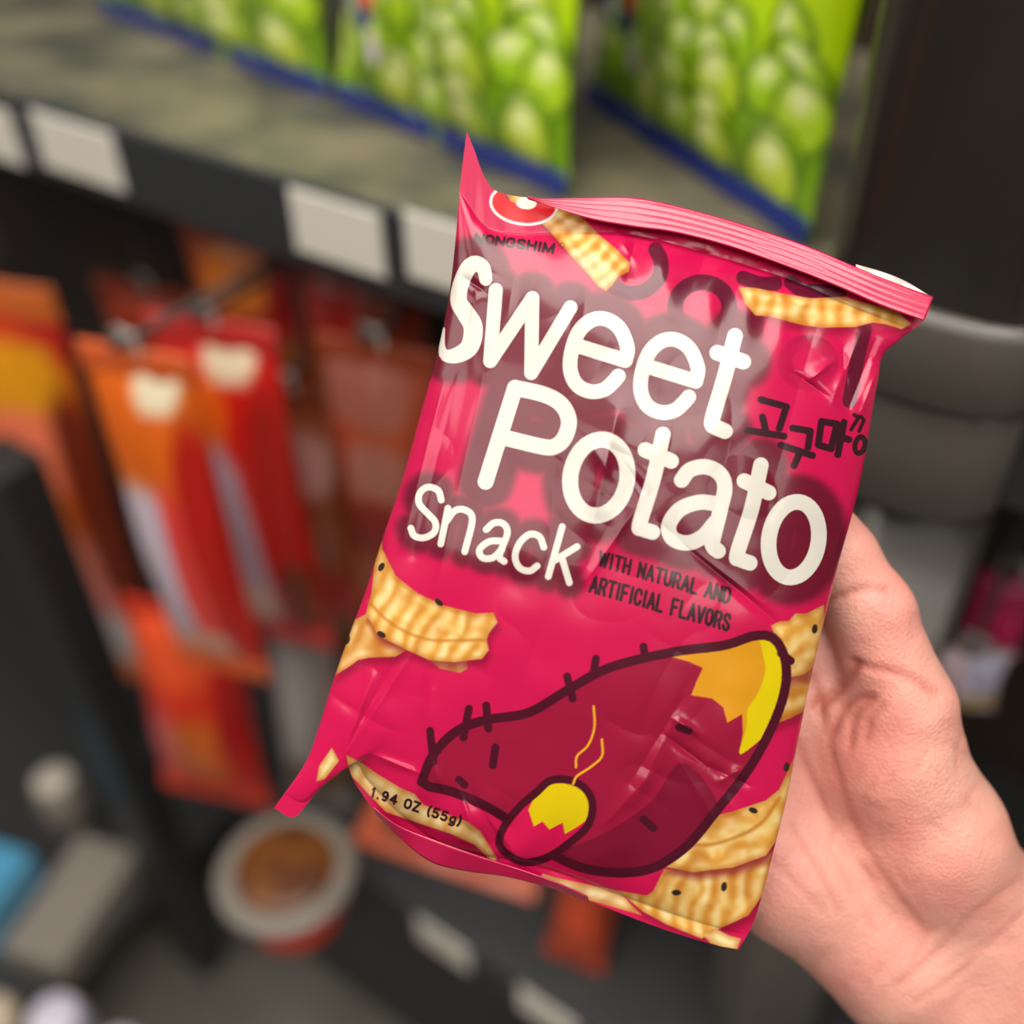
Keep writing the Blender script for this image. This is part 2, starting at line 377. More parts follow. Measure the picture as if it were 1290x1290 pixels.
stand(556, 1100, 0.20, 0.19, DZ, 0.25, 0.95, blobs((192, 92, 62), [(.3, .6, .25, .2, (206, 84, 62)), (.75, .6, .3, .3, (186, 100, 66)), (.5, .15, .4, .1, (120, 66, 46))]),
      'wide orange pack lying back on the lower deck under the bag corner')
stand(722, 1215, 0.06, 0.15, DZ, 0.2, 0.5, blobs((150, 54, 30), [(.5, .3, .4, .2, (176, 66, 36))]),
      'narrow rust-red pack standing on the lower deck below the snack bag')
# noodle bowl
bc = on(375, 1150, 2, DZ)
bowl = empty('noodle_bowl', (bc[0], bc[1], DZ + 0.0005), 'round noodle bowl with a grey rim and amber lid on the lower deck', 'noodle bowl')
def lathe0(name, prof, cx, cy, mat, parent): return lathe(name, prof, cx, cy, mat, parent, n=40, sq=2.0)
zb = DZ + 0.0005
lathe0('cup', [(0.042, zb), (0.044, zb + 0.003), (0.056, zb + 0.070)], bc[0], bc[1], pmat('red_paper_cup', (206, 48, 24), 0.4), bowl)
lathe0('rim', [(0.056, zb + 0.068), (0.064, zb + 0.069), (0.066, zb + 0.073), (0.064, zb + 0.077), (0.056, zb + 0.078)], bc[0], bc[1], pmat('grey_plastic_rim', (112, 106, 98), 0.4), bowl)
lathe0('lid', [(0.047, zb + 0.0765), (0.047, zb + 0.0795), (0.034, zb + 0.081)], bc[0], bc[1], pmat('amber_printed_lid', (112, 64, 12), 0.35, noise=(30, (70, 30, 10), 2)), bowl)
# packs of the next bay at the lower left
LZ = 0.151
def crate(name, px, py, s, yaw, mat, label, cat, lid=None):
    p = on(px, py, 2, LZ)
    r = empty(name, (p[0], p[1], LZ), label, cat, 'goods on the base deck of the next bay')
    M = Matrix.Rotation(yaw, 4, 'Z')
    box('carton', (p[0], p[1], LZ + s[2] / 2), s, mat, r, M, 0.004)
    box('printed_band', (p[0], p[1], LZ + s[2] * 0.62), (s[0] + .0015, s[1] + .0015, s[2] * 0.25), lid, r, M, 0.003)
crate('carton', -12, 1150, (0.13, 0.10, 0.10), 0.3, pmat('blue_carton', (70, 140, 176), 0.4), 'blue carton at the lower left edge of the photo', 'box', pmat('pale_blue_band', (120, 170, 196), 0.4))
crate('carton', 105, 1160, (0.09, 0.17, 0.06), 0.3, pmat('grey_carton', (120, 112, 104), 0.5), 'long grey carton beside the blue carton', 'box', pmat('pale_grey_band', (136, 128, 118), 0.5))
def jar(px, py, r, h, col, capc, label):
    p = on(px, py, 2, LZ)
    o = empty('jar', (p[0], p[1], LZ), label, 'jar', 'goods on the base deck of the next bay')
    lathe('body', [(r * .9, LZ), (r, LZ + .004), (r, LZ + h * .8), (r * .8, LZ + h * .85)], p[0], p[1], pmat('jar_body', col, 0.3), o, 28, 2.0)
    lathe('lid', [(r * .85, LZ + h * .85), (r * .85, LZ + h), (r * .78, LZ + h + .002)], p[0], p[1], pmat('jar_lid', capc, 0.35), o, 28, 2.0)
jar(95, 1040, 0.030, 0.11, (120, 112, 104), (176, 166, 156), 'small jar with a pale lid behind the grey carton')
jar(95, 1325, 0.034, 0.09, (150, 146, 160), (196, 190, 206), 'jar with a lilac-white lid at the bottom left')
jar(15, 1325, 0.034, 0.09, (140, 126, 110), (186, 170, 150), 'jar with a beige lid in the bottom left corner')
jar(165, 1360, 0.034, 0.07, (150, 146, 150), (186, 180, 190), 'jar with a pale grey lid cut by the bottom edge')
# goods right of the pillar
p = at(1256, 815, 0.80)
pack((1264, 715), (1252, 832), 66, 0.16, 0.5, blobs((176, 18, 78), [(.5, .5, .3, .2, (206, 30, 96)), (.5, .15, .4, .1, (140, 16, 60))]),
     'snack_pack', 'small magenta pack hanging at the right edge beyond the pillar', group=G1, thick=0.035)
pack((1216, 812), (1214, 893), 78, 0.13, 0.5, blobs((206, 180, 186), [(.7, .72, .3, .25, (190, 186, 214)), (.5, .2, .6, .18, (206, 176, 70))]),
     'snack_pack', 'small white and yellow pack hanging just behind the thumb', group=G1, thick=0.03)

# ------------------------------------------------------------------ the magenta snack bag
def catmull(pts, n):
    """resample a polyline smoothly by arc length"""
    p = np.array(pts, float); q = np.vstack([2 * p[0] - p[1], p, 2 * p[-1] - p[-2]])
    out = []
    for i in range(1, len(q) - 2):
        t = np.linspace(0, 1, 14, endpoint=False)[:, None]
        a, b, c, d = q[i - 1], q[i], q[i + 1], q[i + 2]
        out.append(0.5 * ((2 * b) + (c - a) * t + (2 * a - 5 * b + 4 * c - d) * t ** 2 + (3 * b - a - 3 * c + d) * t ** 3))
    out = np.vstack(out + [p[-1:]])
    L = np.r_[0, np.cumsum(np.hypot(*np.diff(out[:, :2], axis=0).T))]; u = np.linspace(0, L[-1], n)
    return np.stack([np.interp(u, L, out[:, k]) for k in range(out.shape[1])], 1)
LEFT = [(588, 166), (580, 230), (574, 300), (566, 370), (552, 440), (530, 520), (508, 600), (484, 672), (462, 740), (440, 800), (419, 860), (402, 915), (384, 962), (345, 1018)]
RIGHT = [(1175, 375), (1164, 403), (1137, 425), (1112, 448), (1106, 480), (1100, 512), (1094, 550), (1085, 600), (1073, 650), (1059, 700), (1045, 755), (1031, 812), (1020, 860), (1010, 910), (1000, 960), (990, 1010), (975, 1070), (962, 1120), (948, 1165), (930, 1196)]
TOP = [(588, 166), (598, 190), (610, 222), (628, 242), (680, 250), (740, 250), (800, 250), (870, 265), (950, 288), (1020, 312), (1080, 338), (1130, 358), (1175, 375)]
BOTTOM = [(345, 1018), (371, 1029), (398, 998), (432, 962), (448, 988), (474, 1024), (508, 1058), (545, 1084), (590, 1095), (640, 1102), (700, 1118), (760, 1142), (840, 1172), (900, 1190), (930, 1196)]
def seg_dist(P, a, b):
    a = np.array(a, float); b = np.array(b, float); d = b - a
    t = np.clip(((P - a) @ d) / max(d @ d, 1e-9), 0, 1)
    return np.hypot(*(P - a - t[:, None] * d).T), t
def bag_grid(nr, nc):
    L = catmull(LEFT, nr); R = catmull(RIGHT, nr); T = catmull(TOP, nc); B = catmull(BOTTOM, nc)
    t = np.linspace(0, 1, nr)[:, None, None]; s = np.linspace(0, 1, nc)[None, :, None]
    c00, c10, c01, c11 = T[0], T[-1], B[0], B[-1]
    P = (1 - s) * (1 - t) * c00 + s * (1 - t) * c10 + (1 - s) * t * c01 + s * t * c11
    f = lambda x: x ** 3.2
    P = P + (1 - s) ** 2.2 * (L[:, None] - ((1 - t) * c00 + t * c01)) + s ** 2.2 * (R[:, None] - ((1 - t) * c10 + t * c11))
    P = P + f(1 - t) * (T[None] - ((1 - s) * c00 + s * c10)) + t ** 9 * (B[None] - ((1 - s) * c01 + s * c11))
    return P, s[..., 0] * np.ones((nr, 1)), t[..., 0] * np.ones((1, nc))
def vnoise(P, scale, seed):
    """smooth value noise on pixel coordinates"""
    r = np.random.default_rng(seed).uniform(-1, 1, (64, 64)); q = P / scale; i = np.floor(q).astype(int); f = q - i; f = f * f * (3 - 2 * f)
    g = lambda a, b: r[(i[:, 0] + a) % 64, (i[:, 1] + b) % 64]
    return (g(0, 0) * (1 - f[:, 0]) + g(1, 0) * f[:, 0]) * (1 - f[:, 1]) + (g(0, 1) * (1 - f[:, 0]) + g(1, 1) * f[:, 0]) * f[:, 1]
# creases of the film: x0,y0,x1,y1, amplitude (mm), width (px)
CREASES = [(778, 515, 735, 712, 1.1, 15), (770, 560, 812, 622, -0.8, 8), (812, 622, 740, 730, 0.8, 10), (700, 585, 690, 720, -0.5, 18),
           (832, 660, 985, 790, -0.9, 8), (845, 672, 960, 760, 0.7, 7), (985, 790, 995, 840, 0.5, 8),
           (745, 560, 770, 600, 0.5, 8),
           (848, 905, 880, 925, 1.0, 7), (836, 925, 890, 965, -0.9, 7), (890, 965, 945, 990, -0.8, 8), (848, 905, 800, 1010, 0.7, 12), (860, 880, 795, 985, -0.7, 9),
           (905, 985, 935, 968, 0.8, 8), (830, 965, 760, 1040, 0.6, 12), (850, 950, 905, 1040, 0.5, 10),
           (1000, 470, 1042, 500, -1.1, 6), (1020, 478, 1050, 455, 0.9, 7), (1050, 500, 1085, 420, 1.0, 9), (1070, 512, 1102, 430, -1.2, 7), (1085, 520, 1104, 470, 0.8, 6), (1062, 440, 1070, 520, -0.8, 8),
           (775, 290, 800, 330, 0.8, 9), (800, 300, 790, 350, -0.8, 9), (830, 300, 835, 360, 0.5, 14), (890, 315, 880, 350, -0.6, 16),
           (430, 955, 500, 830, -1.0, 10), (432, 955, 470, 850, 0.8, 7), (432, 955, 525, 815, 0.7, 8), (520, 985, 535, 860, -0.6, 8), (528, 985, 545, 870, 0.5, 6),
           (575, 985, 600, 1060, 0.9, 8), (590, 990, 640, 1080, -0.9, 10), (600, 1010, 660, 1090, 0.7, 8), (560, 1000, 545, 960, 0.6, 7), (470, 950, 530, 975, 0.8, 6),
           (920, 1010, 945, 1060, 0.4, 7), (935, 1005, 965, 1050, -0.4, 6), (898, 1020, 905, 1060, 0.4, 6),
           (585, 350, 612, 368, -0.9, 7), (600, 370, 590, 430, 0.8, 9), (650, 340, 628, 450, 0.5, 10), (743, 340, 730, 430, 0.4, 10),
           (560, 480, 505, 690, 0.55, 7), (578, 470, 520, 700, -0.5, 7), (610, 470, 545, 760, 0.5, 9)]
HB = 0.0190
def bag_height(P2, s, t, rear=False):
    t0 = 0.055 + 0.03 * np.exp(-((s - 0.0) / 0.15) ** 2)
    tt = np.clip((t - t0) / (0.975 - t0), 0, 1)
    g = np.clip(np.sin(math.pi * np.clip(tt, 0, 1) ** 0.85), 0, 1) ** 0.55
    e = np.clip(1 - (2 * s - 1) ** 2, 0, 1)
    h = HB * (e ** 0.62) * g
    if rear: return h * 0.85
    # corners of a pillow bag stay flat, so the bulge pulls in towards them
    Pf = P2
    z = h.copy()
    z += 0.0010 * vnoise(Pf, 120, 1) * g + 0.00030 * vnoise(Pf, 46, 2) * g
    z += (0.0007 * np.abs(vnoise(Pf @ np.array([[.96, -.28], [.28, .96]]) * [1.6, .6], 95, 3)) + 0.0004 * np.abs(vnoise(Pf @ np.array([[.6, .8], [-.8, .6]]), 70, 4))) * g
    crump = lambda x, y, r: np.exp(-(np.hypot(Pf[:, 0] - x, Pf[:, 1] - y) / r) ** 2)
    mk = crump(1080, 470, 55) * 1.3 + crump(790, 600, 60) * .8 + crump(860, 930, 80) + crump(590, 1030, 60) * 1.2 + crump(820, 310, 70) + crump(470, 900, 70) * .6 + crump(590, 350, 30)
    z += mk * (0.0009 * np.abs(vnoise(Pf @ np.array([[.5, .87], [-.87, .5]]) * [1.0, .45], 30, 5)))
    # radial puckers below the top seal and above the bottom seal
    z += 0.0007 * np.sin(s * 58 + 2.0 * np.sin(s * 9)) * np.exp(-((t - 0.09) / 0.055) ** 2) * (4 * s * (1 - s))
    z += 0.0007 * np.sin(s * 47 + 1.0) * np.exp(-((t - 0.95) / 0.05) ** 2) * (4 * s * (1 - s))
    for (x0, y0, x1, y1, a, w) in CREASES:
        lo = np.array([min(x0, x1) - 4 * w, min(y0, y1) - 4 * w]); hi = np.array([max(x0, x1) + 4 * w, max(y0, y1) + 4 * w])
        k = np.where(np.all((Pf > lo) & (Pf < hi), axis=1))[0]
        d, q = seg_dist(Pf[k], (x0, y0), (x1, y1))
        z[k] += a * 0.001 * 1.35 * np.exp(-np.abs(d / (w * .8)) ** 1.2) * np.sin(math.pi * np.clip(q * 0.86 + 0.07, 0, 1)) ** 0.7
    return z
def bag_world(P2, z): # pixel position on the bag plus height towards the camera
    dep = BAG_D - z
    return CAM + dep[:, None] * (CF + (P2[:, :1] - 645) / FPX * CR - (P2[:, 1:2] - 645) / FPX * CU)

# --- print, drawn in the flat coordinates of the film -----------------------
def fr(ox, oy): return lambda pts: [(ox + p[0] / 3.5833, oy + p[1] / 3.5833) + tuple(p[2:]) for p in pts]
A_, B_, C_, D_, E_, G_, H_, I_ = fr(540, 150), fr(840, 230), fr(480, 450), fr(720, 530), fr(320, 650), fr(330, 880), fr(660, 760), fr(700, 930)
def ellipse(cx, cy, a, b, rot, n=40, a0=0, a1=360):
    th = np.radians(np.linspace(a0, a1, n)); r = math.radians(rot)
    x, y = a * np.cos(th), b * np.sin(th)
    return [(cx + X * math.cos(r) - Y * math.sin(r), cy + X * math.sin(r) + Y * math.cos(r)) for X, Y in zip(x, y)]
def smooth(pts, n=60): return [tuple(p) for p in catmull(pts, n)]
R1, R2 = 9.2, 4.2
e1 = [(655, 1018), (888, 1090)], [(888, 1090), (897, 1030), (862, 945), (800, 903), (735, 908), (678, 960), (645, 1050), (640, 1135), (670, 1200), (730, 1230), (790, 1222), (830, 1190), (856, 1160)]
sh = lambda pts, dx, dy: [(x + dx, y + dy) for x, y in pts]
WHITE = []      # (polyline px, radius)
S_main = [(612, 352, 8), (609, 338, 9), (599, 332, 10), (589, 339, 10), (580, 360, 10), (578, 380, 10.5), (587, 395, 11.5), (596, 412, 12), (592, 436, 11.5), (577, 447, 10), (562, 448, 7.5), (557, 437, 4), (559, 414, 1.5)]
WHITE.append((smooth(S_main, 60), None))
WHITE.append((A_([(303, 772), (278, 1092), (468, 808), (463, 1146), (640, 850)]), 8.8))
for dx, dy in ((0, 0), (318, 94)):
    WHITE.append((A_(sh(e1[0], dx, dy)), R1)); WHITE.append((smooth(A_(sh(e1[1], dx, dy))), R1))
WHITE.append((smooth(B_([(308, 692), (260, 880), (205, 1070), (215, 1100), (262, 1122)]), 40), 9.8)); WHITE.append((B_([(228, 768), (345, 808)]), 9.8))
WHITE.append((C_([(605, 138), (472, 562)]), 10)); WHITE.append((smooth(C_([(605, 138), (740, 170), (815, 215), (848, 285), (830, 360), (790, 400), (735, 405), (565, 365)])), 10))
WHITE.append((C_(ellipse(983, 543, 128, 173, 10)), 10))
WHITE.append((smooth(D_([(413, 62), (370, 260), (308, 465), (320, 488), (365, 503)]), 40), 9.6)); WHITE.append((D_([(333, 132), (450, 182)]), 9.6))
WHITE.append((smooth(D_([(497, 268), (535, 222), (605, 208), (668, 238), (692, 300), (672, 400), (638, 540), (640, 570), (662, 588)])), 9.6))
WHITE.append((smooth(D_([(668, 378), (580, 368), (490, 400), (440, 470), (455, 530), (520, 552), (590, 525), (648, 460)])), 9.6))
WHITE.append((smooth(D_([(855, 200), (812, 400), (748, 600), (760, 625), (805, 642)]), 40), 9.6)); WHITE.append((D_([(780, 272), (890, 325)]), 9.6))
WHITE.append((D_(ellipse(1003, 537, 112, 172, 9)), 9.8))
SN = [smooth(C_([(272, 645), (258, 602), (212, 586), (176, 612), (172, 660), (210, 705), (245, 745), (240, 790), (195, 815), (150, 806), (135, 772)])),
      C_([(302, 682), (270, 843)]), smooth(C_([(292, 745), (335, 692), (385, 692), (412, 735), (378, 878)])),
      smooth(C_([(475, 778), (510, 748), (552, 752), (570, 795), (535, 895), (556, 922)])), smooth(C_([(556, 830), (490, 832), (445, 868), (458, 905), (505, 905), (545, 868)])),
      smooth(C_([(735, 858), (715, 810), (670, 800), (625, 840), (605, 900), (625, 950), (670, 965), (705, 942)])),
      C_([(818, 765), (755, 990)]), C_([(885, 855), (788, 915)]), C_([(815, 900), (850, 1018)])]
# stroke alphabet on a unit box, y down
_o = [(.5, 0), (.8, .08), (.95, .3), (.95, .7), (.8, .92), (.5, 1), (.2, .92), (.05, .7), (.05, .3), (.2, .08), (.5, 0)]
FONT = {'N': [[(.05, 1), (.05, 0), (.95, 1), (.95, 0)]], 'O': [_o], 'G': [[(.92, .25), (.75, .04), (.45, 0), (.15, .1), (.05, .35), (.05, .7), (.2, .94), (.5, 1), (.8, .95), (.94, .8), (.94, .55), (.6, .55)]],
        'S': [[(.9, .22), (.75, .03), (.4, 0), (.1, .12), (.12, .35), (.5, .5), (.88, .65), (.9, .88), (.6, 1), (.25, .97), (.06, .76)]],
        'H': [[(.05, 0), (.05, 1)], [(.95, 0), (.95, 1)], [(.05, .48), (.95, .48)]], 'I': [[(.5, 0), (.5, 1)]], 'M': [[(.02, 1), (.05, 0), (.5, .95), (.95, 0), (.98, 1)]],
        'W': [[(.0, 0), (.25, 1), (.5, .1), (.75, 1), (1, 0)]], 'T': [[(0, 0), (1, 0)], [(.5, 0), (.5, 1)]], 'A': [[(0, 1), (.5, 0), (1, 1)], [(.2, .68), (.8, .68)]],
        'U': [[(.05, 0), (.05, .75), (.25, .98), (.75, .98), (.95, .75), (.95, 0)]], 'R': [[(.06, 1), (.06, 0), (.7, 0), (.92, .14), (.92, .38), (.7, .52), (.06, .52)], [(.6, .52), (.95, 1)]],
        'L': [[(.08, 0), (.08, 1), (.9, 1)]], 'D': [[(.06, 0), (.06, 1), (.6, 1), (.9, .82), (.95, .5), (.9, .18), (.6, 0), (.06, 0)]], 'F': [[(.9, 0), (.08, 0), (.08, 1)], [(.08, .48), (.75, .48)]],
        'C': [[(.92, .28), (.78, .05), (.48, 0), (.18, .08), (.05, .32), (.05, .7), (.2, .94), (.5, 1), (.8, .94), (.93, .72)]], 'V': [[(0, 0), (.5, 1), (1, 0)]],
        'Z': [[(.05, 0), (.95, 0), (.05, 1), (.95, 1)]], '1': [[(.2, .2), (.55, 0), (.55, 1)]], '9': [[(.88, .3), (.7, .04), (.3, .04), (.08, .3), (.25, .56), (.65, .56), (.88, .3), (.85, .7), (.6, 1), (.2, .95)]],
        '4': [[(.72, 1), (.72, 0), (.05, .7), (.98, .7)]], '5': [[(.88, 0), (.2, 0), (.12, .45), (.6, .38), (.92, .62), (.8, .93), (.4, 1), (.08, .88)]], '.': [[(.5, .97), (.5, 1)]],
        '(': [[(.8, -.08), (.35, .3), (.35, .75), (.8, 1.1)]], ')': [[(.2, -.08), (.65, .3), (.65, .75), (.2, 1.1)]],
        'g': [[(.85, .35), (.55, .28), (.15, .45), (.15, .8), (.5, .95), (.85, .8)], [(.88, .3), (.88, 1.1), (.6, 1.28), (.15, 1.2)]], ' ': []}
WID = {'I': .35, '.': .35, '1': .6, '(': .45, ')': .45, 'M': 1.25, 'W': 1.3, ' ': .55}
def text_on(txt, quad, r, gap=.32):
    ws = [WID.get(ch, 1.0) for ch in txt]; tot = sum(ws) + gap * (len(txt) - 1); x = 0; out = []
    TL, TR, BR, BL = [np.array(q) for q in quad]
    for ch, w in zip(txt, ws):
        for st in FONT[ch]:
            pl = []
            for (a, b) in st:
                u = (x + a * w) / tot
                pl.append(tuple((TL * (1 - u) + TR * u) * (1 - b) + (BL * (1 - u) + BR * u) * b))
            out.append((pl, r))
        x += w + gap
    return out
INK = []
INK += text_on('NONGSHIM', A_([(214, 518), (568, 566), (560, 604), (206, 554)]), 1.9)
INK.append((A_(ellipse(603, 570, 10, 12, 0, 16)), .5))
INK += text_on('WITH NATURAL AND', D_([(133, 590), (722, 760), (708, 824), (122, 652)]), 2.0, .42)
INK += text_on('ARTIFICIAL FLAVORS', D_([(96, 702), (720, 878), (708, 948), (82, 770)]), 2.05, .42)
INK += text_on('1.94 OZ (55g)', G_([(500, 402), (905, 536), (893, 574), (490, 440)]), 1.6, .4)
for st in ([(425, 980), (540, 1012), (508, 1110)], [(432, 1058), (446, 1115)], [(362, 1118), (530, 1145)],
           [(568, 1108), (648, 1122), (638, 1195)], [(515, 1185), (658, 1232)], [(602, 1215), (575, 1278)],
           [(698, 1078), (768, 1090), (742, 1202), (684, 1184), (698, 1078)], [(800, 1082), (772, 1228)], [(786, 1150), (822, 1160)],
           ):
    INK.append((B_(st), 4.5))
INK += [(B_([(832, 1115), (866, 1060), (846, 1048)]), 2.6), (B_([(868, 1122), (890, 1072), (876, 1056)]), 2.4)]
INK.append((B_(ellipse(872, 1185, 22, 38, 12, 20)), 3.4))
def sdf_strokes(P, strokes):
    D = np.full(len(P), 1e3)
    for pl, r in strokes:
        q = np.array([p[:2] for p in pl]); rad = np.array([p[2] if len(p) > 2 else r for p in pl], float)
        lo, hi = q.min(0) - 45, q.max(0) + 45
        k = np.where(np.all((P > lo) & (P < hi), axis=1))[0]
        if not len(k): continue
        Pk = P[k]; d = D[k]
        for i in range(len(q) - 1):
            dd, t = seg_dist(Pk, q[i], q[i + 1]); d = np.minimum(d, dd - (rad[i] * (1 - t) + rad[i + 1] * t))
        D[k] = d
    return D
def sdf_poly(P, pts):
    q = np.array(pts, float); D = np.full(len(P), 1e3)
    lo, hi = q.min(0) - 30, q.max(0) + 30
    k = np.where(np.all((P > lo) & (P < hi), axis=1))[0]
    if not len(k): return D
    Pk = P[k]; d = np.full(len(k), 1e3); ins = np.zeros(len(k), bool)
    for i in range(len(q)):
        a, b = q[i], q[(i + 1) % len(q)]
        d = np.minimum(d, seg_dist(Pk, a, b)[0])
        c = (a[1] > Pk[:, 1]) != (b[1] > Pk[:, 1])
        with np.errstate(divide='ignore', invalid='ignore'): xi = (b[0] - a[0]) * (Pk[:, 1] - a[1]) / (b[1] - a[1]) + a[0]
        ins ^= c & (Pk[:, 0] < xi)
    D[k] = np.where(ins, -d, d); return D
INKS = 0.68            # density of the printed inks
PINK = (208, 16, 80)
def bag_print(P):
    c = np.tile(np.array(PINK, float), (len(P), 1))
    def put(d, col, soft=0.7, amt=1.0):
        nonlocal c
        m = sstep(soft, -soft, d) * amt
        c = c + ((np.asarray(col, float) if not isinstance(col, np.ndarray) else col) - c) * m[:, None]
    # tone-on-tone letters under the top seal; glare on them painted as a fade
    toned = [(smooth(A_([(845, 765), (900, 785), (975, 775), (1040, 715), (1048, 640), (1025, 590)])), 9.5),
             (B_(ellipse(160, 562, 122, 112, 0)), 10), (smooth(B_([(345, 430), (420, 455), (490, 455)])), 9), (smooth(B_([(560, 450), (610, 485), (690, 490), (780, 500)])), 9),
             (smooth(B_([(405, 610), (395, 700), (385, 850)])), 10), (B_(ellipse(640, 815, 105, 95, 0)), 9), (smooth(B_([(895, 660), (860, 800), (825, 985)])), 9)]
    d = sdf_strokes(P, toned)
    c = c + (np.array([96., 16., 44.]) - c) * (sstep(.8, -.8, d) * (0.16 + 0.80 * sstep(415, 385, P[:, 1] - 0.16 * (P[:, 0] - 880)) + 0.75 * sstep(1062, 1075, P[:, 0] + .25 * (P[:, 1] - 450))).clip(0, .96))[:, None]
    # dark halo printed around the lettering
    dw = sdf_strokes(P, WHITE); ds = sdf_strokes(P, [(s_, R2) for s_ in SN])
    hal = np.maximum(sstep(33, 17, dw), sstep(23, 7, ds))
    c = c + (np.array([104., 14., 40.]) - c) * (hal * 0.93)[:, None]
    # crackers: golden bodies with ridges across their length
    def cracker(poly, ax, seed, base=(234, 172, 74), hi=(255, 240, 186), dark=(178, 98, 26), per=17, shadow=True, waf=0.05):
        nonlocal c
        d = sdf_poly(P, poly)
        if shadow: put(sdf_poly(P, [(x + 3, y + 9) for x, y in poly]), (120, 8, 40), 7, 0.55)
        k = d < 6
        u = P @ np.array(ax, float); v = P @ np.array([-ax[1], ax[0]], float)
        n1 = vnoise(P, 22, seed); n2 = vnoise(P, 8, seed + 1)
        rid = 0.5 + 0.36 * np.sin(2 * math.pi * u / per + 1.4 * n1 + 0.5 * np.sin(v / 9.)) + waf * np.sin(2 * math.pi * v / (per * 1.1) + 2 * n1)
        col = np.tile(np.array(base, float), (len(P), 1))
        col = mixc(col, hi, np.clip(rid * 0.75 + n2 * 0.3, 0, 1) * 0.85)
        col = mixc(col, dark, np.clip(0.55 * (1 - rid) ** 2 + 0.35 * n1, 0, 1) * 0.7)
        col = mixc(col, dark, sstep(-9, 0, d) * 0.5)
        put(np.where(k, d, 1e3), col, 0.9)
    ax1 = (.66, .75)
    cracker(A_([(312, 285), (400, 330), (500, 345), (600, 390), (690, 440), (760, 515), (840, 580), (910, 650), (903, 690), (850, 715), (830, 750), (800, 775), (765, 755), (720, 700), (650, 625), (540, 500), (480, 440), (380, 385)]), ax1, 21, per=17, waf=.22)
    cracker(B_([(325, 470), (400, 475), (520, 500), (650, 522), (800, 515), (900, 545), (1040, 580), (1105, 640), (1060, 662), (990, 640), (930, 632), (850, 652), (700, 655), (620, 645), (560, 630), (470, 605), (400, 600), (350, 540)]), (.99, .12), 31, per=22, waf=.2)
    cracker(E_([(510, 440), (560, 540), (690, 605), (640, 635), (520, 640), (470, 650), (430, 680), (360, 722), (395, 600), (450, 470)]), (.8, .6), 41, base=(214, 150, 70), per=34)
    cracker(E_([(780, 645), (960, 650), (965, 690), (930, 708), (840, 690)]), (1, .1), 43, base=(200, 150, 90), per=30, shadow=False)
    cracker(E_([(570, 40), (580, 150), (640, 270), (740, 350), (860, 405), (1000, 440), (1080, 436), (1100, 480), (1060, 530), (1050, 560), (1060, 605), (1030, 645), (900, 660), (790, 650), (690, 605), (560, 540), (505, 440), (530, 350), (545, 200)]), (.85, .5), 45, per=20)
    put(sdf_strokes(P, [(smooth(E_([(515, 385), (600, 470), (700, 530), (800, 560), (900, 562), (1040, 560)])), 1.6)]), (190, 112, 30), 3.0, .8)
    cracker(H_([(1160, 340), (1290, 300), (1330, 290), (1325, 450), (1280, 480), (1200, 520), (1110, 555), (1160, 420)]), (.5, .85), 51, base=(206, 140, 52), per=26)
    cracker(D_([(900, 925), (940, 905), (980, 905), (1010, 870), (1060, 870), (1140, 830), (1140, 930), (1105, 1105), (1050, 1145), (970, 1162), (950, 1050)]), (.45, .9), 53, per=30)
    cracker(I_([(440, 690), (490, 590), (620, 600), (800, 588), (950, 535), (985, 500), (940, 700), (870, 800), (750, 855), (660, 905), (500, 840), (390, 780), (285, 688), (410, 710)]), (.9, .2), 61, per=20)
    cracker(I_([(490, 580), (560, 480), (630, 370), (800, 330), (950, 280), (1010, 230), (1060, 120), (1085, 75), (1070, 200), (1010, 440), (950, 530), (800, 585), (700, 595), (620, 605)]), (.35, .93), 63, per=34)
    put(sdf_strokes(P, [(smooth(I_([(590, 480), (700, 480), (830, 440), (930, 380), (1010, 270)])), 1.8)]), (186, 108, 26), 3.2, .8)
    cracker(I_([(660, 885), (720, 858), (780, 890), (836, 905), (812, 968), (700, 925)]), (1, 0), 65, base=(236, 214, 150), per=30, shadow=False)
    cracker(G_([(380, 255), (450, 290), (520, 340), (620, 400), (690, 432), (730, 480), (830, 520), (930, 556), (985, 600), (1060, 720), (1050, 745), (960, 660), (850, 610), (700, 560), (560, 512), (480, 430), (400, 345)]), (.8, .55), 67, base=(214, 178, 116), hi=(240, 220, 170), per=24)
    cracker(I_([(-60, 610), (0, 628), (120, 655), (290, 690), (330, 740), (390, 800), (200, 745), (0, 690), (-80, 655)]), (.95, .3), 69, base=(226, 196, 150), per=40, shadow=False)
    cracker(G_([(315, 222), (348, 282), (285, 362), (246, 375), (258, 305)]), (.6, .8), 71, base=(238, 212, 140), per=40, shadow=False)
    # plain sweet potato with a peeled end
    OUT = (78, 10, 34); tub = smooth([(530, 985), (545, 950), (575, 920), (612, 906), (665, 897), (712, 870), (768, 840), (850, 820), (912, 812), (950, 800), (975, 803), (990, 830), (990, 868), (974, 915), (945, 968), (905, 1020), (862, 1070), (810, 1098), (740, 1096), (680, 1068), (628, 1026), (574, 1000), (540, 992)], 120)
    dt = sdf_poly(P, tub)
    put(dt, (160, 18, 58), .7)
    low = [(640, 1075), (700, 1072), (760, 1050), (820, 1010), (860, 960), (905, 1020), (862, 1070), (810, 1098), (740, 1098), (672, 1085)]
    put(np.maximum(sdf_poly(P, smooth(low, 60)), dt), (128, 12, 48), .7)
    yel = H_([(660, 240), (740, 262), (808, 292), (780, 350), (755, 415), (850, 430), (900, 470), (918, 540), (985, 500), (988, 590), (975, 660), (1010, 665), (1100, 540), (1140, 400), (1145, 230), (1080, 155), (1000, 175), (830, 222)])
    put(np.maximum(sdf_poly(P, yel), dt), (226, 156, 26), .7)
